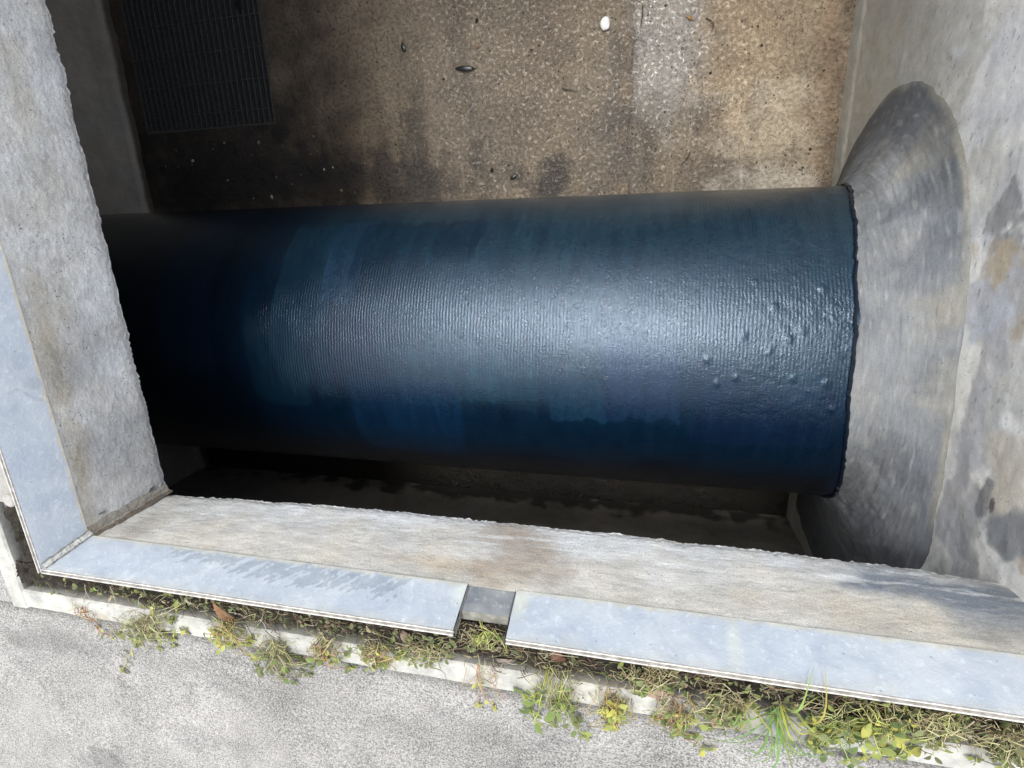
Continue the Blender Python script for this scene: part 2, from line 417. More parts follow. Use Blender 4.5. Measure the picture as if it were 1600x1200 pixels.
# concrete haunch showing through the soil left of the frame
b = MB()
q0 = at(36, 788, 2, -.06); 
def fnh(u, v):
    y = q0.y - .22 + 3.6 * u; x = XL0 - .03 - (XL0 - .03 - XKI) * v
    edge = .03 * N(y * 9, 1)
    return (x, y, -.048 - (.022 if y < q0.y else 0) - .05 * (1 - sm(.0, .1, y - (q0.y - .17) + edge * 2 + (.5 - abs(v - .6)) * .05)) + .004 * F(x * 20, y * 20))
b.grid(fnh, 300, 24, lambda p, u, v: (.30, .29, .27) if p[1] > q0.y else (.17, .165, .16))
q1 = at(16, 782, 2, -.035)
for k in range(1):
    n = 18
    b.add([(q1.x + .028 * math.cos(t * math.tau / n) * r, q1.y + .028 * math.sin(t * math.tau / n) * r, z) for (r, z) in ((1.15, -.06), (1, -.03), (.8, -.025)) for t in range(n)] + [(q1.x, q1.y, -.024)],
          [(i * n + t, i * n + (t + 1) % n, (i + 1) * n + (t + 1) % n, (i + 1) * n + t) for i in range(2) for t in range(n)] + [(2 * n + t, 2 * n + (t + 1) % n, 3 * n) for t in range(n)], (.33, .32, .30))
tag(b.build('concrete_haunch', m_dwall, base=(XL0 - .1, q0.y, -.06)), 'grey concrete ledge in the soil channel outside the left side of the hatch frame', 'concrete ledge')

# ---------------- chamber roof slab: the thick concrete neck under the hatch frame
GREY, CREAM, RUST, SLATE, WHITE = (.53, .53, .52), (.54, .525, .48), (.31, .255, .205), (.18, .205, .24), (.62, .645, .67)
def front_col(p, u, v):
    x, z = p[0], p[2]
    c = lerp(GREY, CREAM, sm(-.5, -.25, z + .12 * F(x * 3, z * 6)) * .75)
    B = []
    for (uu, vv, rx, rz, col, s_, so) in (
        (600, 795, .42, .11, WHITE, .75, .4), (430, 790, .3, .09, WHITE, .5, .5), (930, 845, .26, .12, WHITE, .75, .4), (1150, 862, .3, .07, WHITE, .5, .5),
        (805, 870, .17, .20, RUST, .72, .55), (790, 830, .11, .08, RUST, .45, .5), (700, 880, .2, .05, (.40, .30, .19), .5, .6),
        (1510, 925, .34, .09, SLATE, 1, .4), (1590, 965, .22, .12, SLATE, .85, .5), (1400, 890, .25, .06, SLATE, .6, .6), (1300, 890, .3, .035, SLATE, .3, .6),
        (240, 815, .09, .14, (.36, .35, .31), .6, .4), (1350, 960, .35, .09, (.45, .41, .34), .5, .6)):
        q = at(uu, vv, 1, YF2); B.append((q.x, q.z, rx, rz, col, s_, so))
    c = blobs(c, x, z, B, .45, 2)
    k = F(x * 6, z * 26, 8); c = lerp(c, (.66, .68, .69), .55 * sm(.12, .5, k) * sm(-.32, -.5, z))
    k = F(x * 14, z * 40, 12); return lerp(c, (.36, .355, .34), .35 * sm(.15, .5, k))
def left_col(p, u, v):
    y, z = p[1], p[2]
    c = (.58, .58, .575)
    B = []
    for (uu, vv, ry, rz, col, s_, so) in (
        (95, 600, .35, .035, (.36, .28, .18), .6, .7), (120, 740, .22, .035, (.36, .30, .2), .55, .7), (75, 560, .3, .10, (.41, .385, .33), .5, .6),
        (150, 560, .16, .14, (.36, .37, .39), .5, .5), (30, 130, .2, .05, (.45, .43, .38), .5, .5), (60, 30, .3, .15, (.44, .45, .46), .5, .6),
        (60, 310, .12, .2, (.45, .445, .43), .5, .5), (175, 470, .1, .12, WHITE, .5, .5), (200, 700, .2, .2, (.36, .36, .36), .5, .6)):
        q = at(uu, vv, 0, XL2); B.append((q.y, q.z, ry, rz, col, s_, so))
    c = blobs(c, y, z, B, .45, 9)
    k = F(y * 20, z * 14, 12); c = lerp(c, (.40, .40, .395), .4 * sm(.1, .5, k))
    w = math.sin((y * 5.2 + .9 * N(z * 5, y * 2) + 2.2 * z)) + .6 * N(y * 8, z * 9)
    return lerp(c, WHITE, .4 * sm(.85, 1.1, w))
def chip(s_, seed):
    a = sm(-.2, .4, N(s_ * 2.3, seed + 20))
    return .010 * F(s_ * 6, seed) + (.003 + .010 * a) * F(s_ * 45, seed + 3) + .016 * max(0, N(s_ * 9, seed + 7) - .1) - .014 * max(0, N(s_ * 17, seed + 13) - .25)
def slab():
    b = MB()
    def front(u, v):
        x = XL2 - .02 + (XR + .25 - XL2) * u
        low = -.6242 + interp(x, [(-2.3, .028), (-1.9, -.0), (-1.1, -.03), (0, -.022), (.6, -.008), (1.0, .012), (1.28, .022), (1.45, .05)]) 
        rnd = sm(.82, 1, v)
        z = -D1 + .004 + (low - chip(x, 1) + D1 - .004) * v
        y = YF1 - .006 + (YF2 - YF1) * v + .005 * F(x * 3, z * 6) + .0005 * F(x * 25, z * 50) - .012 * rnd ** 3 - .008 * rnd * abs(N(x * 30, z * 30))
        y -= .02 * sm(.15, 1, v) * sm(1.0, 1.45, x)
        return (x, y, z)
    b.grid(front, 1100, 90, front_col, flip=False)
    def soff(u, v):
        p = front(u, 1); t = v
        return (p[0], p[1] + (YW - .05 - p[1]) * t, p[2] + .012 * sm(0, .03, t))
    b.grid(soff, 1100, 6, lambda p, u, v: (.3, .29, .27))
    def left(u, v):
        y = YF2 - .02 + (YO - YF2) * u
        low = -.6242 + .01 - chip(y, 11) * .8 
        z = -D1 + .004 + (low + D1 - .004) * v
        rnd = sm(.85, 1, v)
        x = XL1 - .006 + (XL2 - XL1) * v + .006 * F(y * 4, z * 5, 4) + .0022 * F(y * 18, z * 18, 4) + .001 * F(y * 40, z * 60, 4) - .012 * rnd ** 3 - .007 * rnd * abs(N(y * 30, z * 30))
        a, d = at(243, 768, 0, XL2), at(163, 800, 0, XL2)
        x -= .03 * (1 - sm(.2, 1, math.hypot((y - a.y) / .035, (z - a.z) / .05) + .5 * N(y * 60, z * 60)))
        x -= .02 * (1 - sm(.2, 1, math.hypot((y - d.y - .2 * (z - d.z)) / .007, (z - d.z) / .04)))
        return (x, y, z)
    b.grid(left, 1000, 110, left_col, flip=True)
    def soffl(u, v):
        p = left(u, 1); return (p[0] + (XP - .05 - p[0]) * v, p[1], p[2] + .012 * sm(0, .03, v))
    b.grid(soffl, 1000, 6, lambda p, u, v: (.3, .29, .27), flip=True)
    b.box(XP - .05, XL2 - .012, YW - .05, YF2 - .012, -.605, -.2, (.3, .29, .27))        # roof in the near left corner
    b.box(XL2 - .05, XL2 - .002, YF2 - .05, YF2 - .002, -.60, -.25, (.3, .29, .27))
    b.box(XP - .2, XL1 - .1, YW - .2, YB + .2, -.58, -.2)
    b.box(XL1 - .1, XR + .6, YW - .2, YF1 - .1, -.48, -.2)
    b.box(XL1 - .1, XR + .6, YO, YB + .2, -.62, -.02, GREY)
    # fillet of old mortar in the corner between the two faces
    def fil(u, v):
        z = -D1 + (-.60 + D1) * u; w = .055 * (1 - .35 * u) + .008 * F(z * 25, 2)
        a = v * math.pi / 2; k = 1 - .62 * math.sin(2 * a)
        return (XL1 - .012 + w * math.cos(a) * k + .004 * F(z * 40, v * 4), YF1 - .012 + w * math.sin(a) * k + .002 * F(z * 60, v * 8), z)
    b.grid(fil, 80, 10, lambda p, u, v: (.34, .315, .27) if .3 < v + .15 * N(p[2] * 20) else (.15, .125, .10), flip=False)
    o = b.build('roof_slab', None, base=(XL2, YF2, -D2))
    o.data.materials.append(m_lip_x); o.data.materials.append(m_lip_y)
    n1 = 1100 * 90 + 1100 * 6; n2 = n1 + 1000 * 110 + 1000 * 6
    idx = [0] * n1 + [1] * (n2 - n1) + [0] * (len(o.data.polygons) - n2)
    o.data.polygons.foreach_set('material_index', idx)
    tag(o, 'thick weathered concrete slab with chipped lower edges framing the open chamber', 'concrete slab')
slab()

# ---------------- hatch frame: light blue painted band with double metal edge
PB = (.335, .38, .44)
FLK = (.23, .265, .305)
def pan_col(axis):
    def f(p, u, v):
        s_, z = (p[0], p[2]) if axis == 'x' else (p[1], p[2])
        c = lerp(PB, (.385, .415, .45), .5 + .5 * F(s_ * 3, z * 6))
        if axis == 'x':
            k = 0
            for (uu, vv, rx) in ((350, 880, .24), (430, 900, .26), (520, 915, .24), (300, 870, .1), (610, 925, .10)):
                q = at(uu, vv, 1, YF0); d = math.hypot((s_ - q.x) / rx, (z - q.z) / .075)
                k = max(k, 1 - sm(.5, 1.1, d))
            n = N((s_ + z * 1.2) * 34, (z - s_ * .2) * 10, 4) + .5 * N(s_ * 80, z * 60)
            c = lerp(c, FLK, .75 * sm(.0, .12, n - .45 + .75 * k) * (k > 0))
            for (uu, vv, rx, rz, col, s2) in ((1150, 1000, .02, .12, (.44, .47, .44), .6), (885, 985, .05, .03, (.36, .39, .42), .7), (725, 915, .05, .05, (.50, .53, .50), .8), (812, 935, .03, .06, (.46, .48, .42), .7), (1380, 1050, .06, .02, (.38, .40, .42), .5), (730, 900, .03, .02, (.2, .22, .2), .5)):
                q = at(uu, vv, 1, YF1); c = blobs(c, s_, z, [(q.x, q.z, rx, rz, col, s2, .5)], .6, uu)
            c = lerp((.40, .40, .36), c, sm(0, .02, z + D1 + .012 * F(s_ * 20)))
            c = lerp(c, (.36, .38, .38), .7 * (1 - sm(.0, .03, -z + .016 * F(s_ * 12, 5))))
        else:
            a = at(50, 620, 0, XL1)
            w = abs((z - a.z) * .8 - (s_ - a.y) + .03 * N(z * 20, s_ * 4)) 
            k = (1 - sm(.004, .012, w)) * (1 - sm(.3, .55, math.hypot((s_ - a.y) / .12, (z - a.z) / .14)))
            c = lerp(c, (.30, .33, .36), .8 * k)
            c = blobs(c, s_, z, [(at(58, 600, 0, XL1).y, at(58, 600, 0, XL1).z, .02, .03, (.3, .33, .36), .7, .3)], .8, 5)
            c = lerp((.42, .38, .30), c, sm(0, .014, z + D1 + .008 * F(s_ * 20)))
        return c
    return f
def frame():
    root = empty('hatch_frame', (XL0, YF0, 0))
    tag(root, 'light blue painted hatch frame with thin bare metal double edge around the opening', 'hatch frame')
    n0, n1 = at(708, 984, 1, YF0).x, at(790, 998, 1, YF0).x
    ZN = -.078
    def panel(xa, xb, ztop, inset, n, lab=None, col=None):
        b = MB()
        def fn(u, v):
            x = xa + (xb - xa) * u; z = ztop + (-D1 - ztop) * v
            y = YF0 + (YF1 - YF0) * (-z / D1) - inset + .0015 * F(x * 6, z * 9)
            return (x, y, z)
        b.grid(fn, int(200 * (xb - xa)) + 4, 44, col or pan_col('x'), flip=False)
        o = b.build('frame_panel', m_paint, root, smooth=True)
        if lab: tag(o, lab)
        # top rim and underside thickness
        return o
    panel(XL0 + .0, n0, 0, 0, 1)
    panel(n1, XR + .35, 0, 0, 1)
    panel(n0 - .004, n1 + .004, ZN, .007, 1, 'dark grey recessed notch panel', lambda p, u, v: lerp((.14, .155, .175), (.24, .25, .255), .5 + .7 * F(p[0] * 12 , p[2] * 20, 5)))
    b = MB()
    def fl(u, v):
        y = YF0 + (YO - YF0) * u; z = -D1 * v
        return (XL0 + (XL1 - XL0) * v + .0015 * F(y * 6, z * 9, 3), y, z)
    b.grid(fl, 800, 44, pan_col('y'), flip=True)
    b.build('frame_panel', m_paint, root, smooth=True)
    # concrete shoulder behind the notch and its cheeks
    b = MB()
    for xx, sgn in ((n0, 1), (n1, -1)):
        def ck(u, v):
            z = .0 + (-D1) * u; yy = YF0 + (YF1 - YF0) * (-z / D1)
            return (xx + sgn * (.004 + .008 * abs(F(z * 18, v * 3, xx)) * (1 if 0 < v < 1 else .3) - sgn * .0), yy + .0 - .03 * v, z)
        b.grid(ck, 24, 8, lambda p, u, v: (.36, .36, .34), flip=sgn < 0)
        b.box(xx - .012 if sgn > 0 else xx, xx if sgn > 0 else xx + .012, YF0 - .030, YF0 - .0205, -.16, -.004, (.33, .33, .31))
    b.box(n0 - .006, n1 + .006, YF0 - .020, YF0 + (YF1 - YF0) * (-ZN / D1) - .0075, -.16, ZN - .002, (.62, .60, .55))
    o = b.build('notch_surround', m_seal, root); tag(o, 'pale ledge and cheeks of the notch')
    # double metal edges
    def edge(xa, xb):
        b = MB()
        def strip(ya, yb, z0, z1, seed):
            m = max(6, int((xb - xa) * 120))
            def fn(u, v):
                x = xa + (xb - xa) * u; k = v * 4
                pts = [(ya, z0), (ya, z1), ((ya + yb) / 2, z1 + .001), (yb, z1), (yb, z0)]
                i = min(3, int(k)); f = k - i
                y = pts[i][0] + (pts[i + 1][0] - pts[i][0]) * f; z = pts[i][1] + (pts[i + 1][1] - pts[i][1]) * f
                w = .0012 * F(x * 12, seed) + (.002 * max(0, N(x * 35, seed) - .25))
                return (x, y + w, z + w * .6)
            b.grid(fn, m, 4, None, flip=True)
        strip(YF0 - .001, YF0 - .0055, -.05, .004, 1)
        strip(YF0 - .0145, YF0 - .0195, -.12, .006, 2)
        b.box(xa, xb, YF0 - .0144, YF0 - .0056, -.05, -.006, (.35, .33, .3))
        b.build('metal_edge', m_metal, root)
    edge(XL0 - .0, n0); edge(n1, XR + .35)
    b = MB()
    def sy(xa, xb, z1, seed, z0=-.12):
        def fn(u, v):
            y = YF0 - .02 + (YO - YF0) * u; pts = [(xa, z0), (xa, z1), ((xa + xb) / 2, z1 + .001), (xb, z1), (xb, z0)]
            k = v * 4; i = min(3, int(k)); f = k - i
            w = .001 * F(y * 12, seed)
            return (pts[i][0] + (pts[i + 1][0] - pts[i][0]) * f + w, y, pts[i][1] + (pts[i + 1][1] - pts[i][1]) * f)
        b.grid(fn, 500, 4)
    sy(XL0 - .001, XL0 - .0055, .004, 5, -.05); sy(XL0 - .0145, XL0 - .0195, .006, 6)
    b.box(XL0 - .0144, XL0 - .0056, YF0, YO, -.05, -.006, (.35, .33, .3))
    b.build('metal_edge', m_metal, root)
    # sealed mitre in the corner
    b = MB()
    def mi(u, v):
        z = -.001 - (D1 + .004) * u; k = -z / D1; w = .022 + .006 * F(z * 30, 1)
        X, Y = XL0 + (XL1 - XL0) * k, YF0 + (YF1 - YF0) * k
        return (X + w * (1 - v) + .001 + .003 * F(z * 60, v * 5), Y + w * v + .001 + .003 * F(z * 50, v * 6, 3), z)
    b.grid(mi, 70, 12, lambda p, u, v: (.42, .42, .40) if v < .2 or v > .82 else (1, 1, 1), flip=False)
    tag(b.build('corner_sealant', m_seal, root), 'flaking white sealant in the mitred corner')
frame()

# ---------------- chamber walls
def stainf(c, p, q, B, seed): return blobs(c, p, q, [(a, b_, c_, d_, e_, min(1, f_ * 1.1), g_ * .55) for a, b_, c_, d_, e_, f_, g_ in B], .75, seed)
LAV, BONE, WARM, DK, TAN = (.58, .575, .575), (.86, .85, .80), (.62, .60, .53), (.18, .19, .20), (.38, .335, .25)
def right_wall():
    b = MB()
    B = []
    for (uu, vv, ry, rz, col, s_, so) in (
        (1400, 60, .5, .5, (.46, .45, .40), .7, .5), (1470, 100, .4, .35, (.52, .51, .46), .6, .6), (1370, 150, .3, .25, (.47, .45, .38), .7, .5),
        (1575, 180, .45, .3, (.80, .80, .78), .9, .5), (1560, 260, .2, .2, (.62, .61, .57), .6, .5),
        (1585, 370, .14, .13, (.33, .33, .325), .8, .3), (1555, 350, .05, .07, (.36, .36, .35), .6, .5), (1570, 440, .18, .16, (.60, .50, .36), .8, .4), (1560, 520, .1, .1, (.50, .43, .33), .7, .5),
        (1540, 600, .4, .09, LAV, .9, .35), (1505, 760, .5, .14, (.57, .565, .565), .9, .4), (1535, 480, .12, .10, (.60, .62, .66), .8, .4),
        (1500, 860, .3, .12, (.50, .50, .50), .7, .5), (1590, 600, .16, .09, (.55, .555, .53), .6, .5), (1560, 640, .12, .05, (.60, .59, .55), .8, .5),
        (1540, 770, .10, .05, (.17, .175, .185), .7, .3), (1580, 760, .22, .12, (.60, .55, .46), .75, .4), (1570, 850, .10, .12, (.27, .285, .30), .8, .4), (1590, 830, .08, .06, (.3, .3, .3), .6, .5),
        (1552, 790, .03, .02, (.1, .1, .1), .8, .4), (1597, 890, .05, .05, (.52, .42, .33), .8, .5)):
        q = at(uu, vv, 0, XR); B.append((q.y, q.z, ry, rz, col, s_, so))
    def cf(p, u, v):
        y, z = p[1], p[2]
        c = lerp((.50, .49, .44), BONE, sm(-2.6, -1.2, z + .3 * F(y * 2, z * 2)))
        c = stainf(c, y, z, B, 4)
        pits = N(y * 22, z * 60, 9)
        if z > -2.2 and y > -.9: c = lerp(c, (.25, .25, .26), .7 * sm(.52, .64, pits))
        return c
    def fn(u, v):
        y = YW - .05 + (YB - YW + .1) * u; z = ZF - .02 + (-.0 - ZF + .02) * v
        x = XR + .003 * F(y * 2, z * 2) + .003 * F(y * 12, z * 6) - .012 * max(0, N(y * 22, z * 60, 9) - .4) * 0
        step = 1 - sm(ZF + .14, ZF + .20, z + .012 * F(y * 2.5, 3))
        x -= .007 * step
        # trowelled relief on the upper right
        x -= .004 * sm(-1.9, -1.0, z) * F(y * 5 + z * 2, z * 9, 5)
        return (x, y, z)
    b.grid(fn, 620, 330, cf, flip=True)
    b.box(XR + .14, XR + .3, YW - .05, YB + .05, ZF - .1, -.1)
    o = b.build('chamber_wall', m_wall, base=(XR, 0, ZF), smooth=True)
    tag(o, 'pale patchy rendered wall on the right that the blue pipe runs into', 'wall')
right_wall()
def collar():
    b = MB()
    out = [(-1.2, .15), (-.96, .30), (-.72, .322 + .0), (-.5, .551)]
    poly = [(.10, -3.12), (.32, -2.84), (.50, -2.66), (.62, -2.40), (.64, -2.14), (.56, -1.87), (.43, -1.67), (.22, -1.47), (.037, -1.362), (-.09, -1.30), (-.35, -1.235), (-.6, -1.19),
            (-.80, -1.17), (-1.03, -1.14), (-1.3, -1.11), (-1.556, -1.104), (-1.95, -1.13), (-2.25, -1.3), (-2.42, -1.7), (-2.46, -2.2), (-2.4, -3.0)]
    pol = sorted([(math.degrees(math.atan2(z - PZ, y - PY)) % 360, math.hypot(z - PZ, y - PY)) for y, z in poly])
    # angles from about -48 (312) through 0, 90, 180, to 208
    pol = sorted([((a + 90) % 360, r) for a, r in pol])
    xe = [(90 - 50, 1.12), (90 + 5, 1.067), (90 + 30, .99), (90 + 57, .943), (90 + 92, .943), (90 + 110, .985), (90 + 142, 1.08), (90 + 170, 1.10), (90 + 210, 1.12)]
    sp = [(A_, sum(interp(A_ + k_, pol) * w_ for k_, w_ in ((-21, .1), (-14, .15), (-7, .17), (0, .16), (7, .17), (14, .15), (21, .1)))) for A_ in range(int(pol[0][0]), int(pol[-1][0]) + 2, 2)]
    def fn(u, v):
        A = pol[0][0] + (pol[-1][0] - pol[0][0]) * u; th = math.radians(A - 90)
        Ro = interp(A, sp) + .02; xi = interp(A, xe)
        xw = XR + .006
        # shelf bends up into the wall
        t = v
        r = Ro + (PR + .004 - Ro) * (1 - (1 - t) ** (1 + .3 * sm(.98, 1.2, Ro)))
        k = sm(0, 1, (Ro - PR) / .5)
        x = xw + (xi - xw) * (t ** (.85 + .35 * k))
        y, z = PY + r * math.cos(th), PZ + r * math.sin(th)
        n = .008 * F(y * 3, z * 3, x * 3) + .003 * F(x * 30, y * 4, z * 4) + .0014 * F(x * 80, y * 9, z * 9)
        n *= sm(0, .18, t)
        return (x - n, y + n * math.cos(th), z + n * math.sin(th))
    B = []
    for (uu, vv, rx, ry, col, s_, so) in ((1470, 200, .11, .17, (.46, .40, .29), 1, .3), (1500, 400, .03, .3, TAN, .6, .5), (1490, 520, .025, .25, (.42, .39, .33), .5, .5), (1420, 330, .12, .5, (.38, .375, .37), .6, .6),
                                          (1400, 500, .10, .5, (.36, .355, .34), .6, .6), (1450, 780, .06, .25, (.27, .28, .30), .5, .6)):
        q = at(uu, vv, 0, XR - .06); B.append((q.z, q.y, rx * 1.4, ry, col, s_, so))
    def cf(p, u, v):
        x, y, z = p
        c = lerp((.20, .205, .215), (.285, .28, .275), .5 + .6 * F(x * 9, y * 1.6, z * 3))
        c = lerp(c, (.14, .145, .16), .6 * sm(.1, .6, F(x * 5, y * 3, z * 5)))
        for bb in B:
            if x > XR - .2: c = blobs(c, z, y, [bb], .5, 7)
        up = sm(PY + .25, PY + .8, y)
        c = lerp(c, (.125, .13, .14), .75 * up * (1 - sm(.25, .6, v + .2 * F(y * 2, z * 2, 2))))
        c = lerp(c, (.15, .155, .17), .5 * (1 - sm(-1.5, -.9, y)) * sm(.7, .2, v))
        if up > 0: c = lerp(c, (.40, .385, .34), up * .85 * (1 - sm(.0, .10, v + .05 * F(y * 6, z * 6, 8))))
        edge = 1 - sm(0.02, .11, v + .05 * F(y * 4, z * 4, 6))
        c = lerp(c, TAN, .55 * edge * sm(-.2, .3, N(y * 3, z * 3) + .2))
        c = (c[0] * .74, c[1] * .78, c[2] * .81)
        return lerp(c, (.32, .32, .315), .35 * sm(.2, .6, N(x * 70, y * 12, z * 12)))
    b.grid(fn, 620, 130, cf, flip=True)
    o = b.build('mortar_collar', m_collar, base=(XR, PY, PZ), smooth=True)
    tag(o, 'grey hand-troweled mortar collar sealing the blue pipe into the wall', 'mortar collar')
collar()
def other_walls():
    b = MB()
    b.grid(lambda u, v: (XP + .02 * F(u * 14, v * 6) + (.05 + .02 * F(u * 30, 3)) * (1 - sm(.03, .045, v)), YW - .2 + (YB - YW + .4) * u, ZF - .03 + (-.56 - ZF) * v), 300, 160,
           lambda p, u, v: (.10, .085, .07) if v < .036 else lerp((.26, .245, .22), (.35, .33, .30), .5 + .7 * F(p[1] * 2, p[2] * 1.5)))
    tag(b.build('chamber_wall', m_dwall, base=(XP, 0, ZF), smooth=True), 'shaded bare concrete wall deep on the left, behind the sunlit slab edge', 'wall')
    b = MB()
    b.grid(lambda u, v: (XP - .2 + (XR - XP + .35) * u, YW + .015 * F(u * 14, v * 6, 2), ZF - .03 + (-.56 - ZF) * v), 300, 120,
           lambda p, u, v: blobs(lerp((.20, .185, .165), (.28, .26, .235), .5 + .7 * F(p[0] * 2, p[2] * 2, 4)), p[0], p[2], [(-.9, -3.1, 2.6, .12, (.05, .045, .04), .9, .4)], .8, 5), flip=True)  # dark blob along the wall foot: damp plus painted shade
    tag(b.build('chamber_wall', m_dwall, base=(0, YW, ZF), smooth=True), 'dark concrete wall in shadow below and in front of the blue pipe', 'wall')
    b = MB()
    b.grid(lambda u, v: (XP - .2 + (XR - XP + .35) * u, YB, ZF - .02 + (-.6 - ZF) * v), 40, 20, lambda p, u, v: (.38, .37, .34))
    tag(b.build('chamber_wall', m_dwall, base=(0, YB, ZF)), 'concrete wall at the far end of the chamber beyond the top of the photo', 'wall')
other_walls()

# ---------------- floor
GX0, GX1, GY0, GY1 = -4.48, -3.13, .82, 2.6
def floor_():
    b = MB(); wet = []
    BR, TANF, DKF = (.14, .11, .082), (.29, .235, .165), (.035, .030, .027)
    B = []
    for (uu, vv, rx, ry, col, s_, so) in (
        (250, 150, 1.3, 1.6, DKF, .75, .6), (450, 150, .7, 1.2, DKF, .45, .7), (640, 150, .1, .9, DKF, .3, .7), (720, 60, .07, .5, DKF, .4, .6), (970, 200, .10, .5, DKF, .55, .7), (1010, 250, .05, .3, DKF, .5, .7), (760, 200, .5, .5, (.12, .10, .08), .5, .8), (1130, 180, .05, .6, (.09, .07, .05), .4, .6),  # big left-hand blobs: dark wet soil and some painted shade
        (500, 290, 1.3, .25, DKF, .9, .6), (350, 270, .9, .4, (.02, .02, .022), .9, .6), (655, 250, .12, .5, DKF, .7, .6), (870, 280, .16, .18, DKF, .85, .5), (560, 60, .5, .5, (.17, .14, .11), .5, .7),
        (1240, 120, .3, .9, TANF, .8, .6), (1290, 150, .08, 1.0, (.22, .15, .10), .5, .5), (1200, 200, .3, .3, (.42, .37, .29), .6, .5), (1180, 290, .3, .12, (.50, .47, .42), .6, .5),
        (1040, 80, .2, .5, (.24, .235, .23), .5, .6), (960, 200, .2, .5, (.15, .13, .11), .5, .7), (1150, 60, .2, .5, (.34, .26, .17), .6, .6)):
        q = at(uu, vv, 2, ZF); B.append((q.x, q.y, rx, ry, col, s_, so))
    jx = at(985, 150, 2, ZF).x
    def cf(p, u, v):
        x, y = p[0], p[1]
        c = lerp(BR, (.19, .155, .115), .5 + .7 * F(x * 1.5, y * 1.2))
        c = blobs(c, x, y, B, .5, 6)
        c = lerp(c, (.016, .015, .014), .92 * sm(-1.2, -1.6, y))  # near-black strip below the pipe: damp floor with shade painted in
        d = abs(x - jx - .02 * N(y * 3))
        c = lerp(c, (.06, .045, .035), .6 * (1 - sm(.004, .018, d)) * sm(-.2, .3, N(y * 5) + .1))
        d = abs(x - jx + .04 - .01 * N(y * 3)); c = lerp(c, (.24, .17, .10), .4 * (1 - sm(.01, .05, d)) * sm(-.2, .3, N(y * 4, 3)) * (y > 0))
        w = sm(-2.4, -1.0, x) * (1 - sm(.45, 1.0, x + .2 * F(y * 3, 2))) * (.95 + .35 * F(x * 2, y * 2, 8))
        pud = 1.15 * sm(-.16, -.06, x) * (1 - sm(.25, .5, x + .15 * F(y * 3, 7))) * sm(.55, .95, y + .2 * F(x * 4, y * 2, 1))
        wet.append(max(.1, min(1, min(.72, w) + .28 * pud)))
        return c
    def fn(u, v):
        x = XP - .15 + (XR + .25 - XP) * u; y = YW - .15 + (YB + .3 - YW) * v
        return (x, y, ZF + .006 * F(x * 3, y * 3) + .004 * F(x * 14, y * 14))
    nu, nv = 620, 660
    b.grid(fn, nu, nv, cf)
    # leave the sump under the grating open
    keep = []
    for f in b.f:
        cx = sum(b.v[i][0] for i in f) / 4; cy = sum(b.v[i][1] for i in f) / 4
        if not (GX0 < cx < GX1 and GY0 < cy < GY1): keep.append(f)
    b.f = keep
    b.box(GX0 - .02, GX1 + .02, GY0 - .02, GY1 + .02, ZF - .75, ZF - .70, (.03, .03, .03))
    for (x0, x1, y0, y1) in ((GX0 - .06, GX0 - .02, GY0 - .02, GY1), (GX1 + .02, GX1 + .06, GY0 - .02, GY1), (GX0 - .02, GX1 + .02, GY0 - .06, GY0 - .02), (GX0 - .02, GX1 + .02, GY1, GY1 + .04)):
        b.box(x0, x1, y0, y1, ZF - .7, ZF - .02, (.06, .055, .05))
    wet += [.2] * (len(b.v) - len(wet))
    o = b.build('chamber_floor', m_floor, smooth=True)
    a = o.data.attributes.new('wet', 'FLOAT', 'POINT'); a.data.foreach_set('value', wet)
    tag(o, kind='structure')
floor_()
def grating():
    root = empty('floor_grating', ((GX0 + GX1) / 2, (GY0 + GY1) / 2, ZF))
    tag(root, 'dark metal bar grating set in the shadowed floor beyond the left of the pipe', 'grating')
    zt = ZF + .006
    b = MB(); w = .016
    for x in (GX0 + .0, GX1 - w): b.box(x, x + w, GY0, GY1, zt - .07, zt)
    b.box(GX0 + w, GX1 - w, GY0, GY0 + w, zt - .07, zt); b.box(GX0 + w, GX1 - w, GY1 - w, GY1, zt - .07, zt)
    b.build('frame', m_grate, root)
    b = MB(); n = 25
    for i in range(1, n): 
        x = GX0 + (GX1 - GX0) * i / n
        b.box(x - .006, x + .006, GY0 + w, GY1 - w, zt - .06, zt - .002)
    b.build('bars', m_grate, root)
    b = MB(); y = GY0 + .13
    while y < GY1 - .05:
        b.tube([(GX0 + w, y, zt - .014), (GX1 - w, y, zt - .014)], .005, k=6); y += .235
    b.build('cross_rods', m_grate, root)
grating()

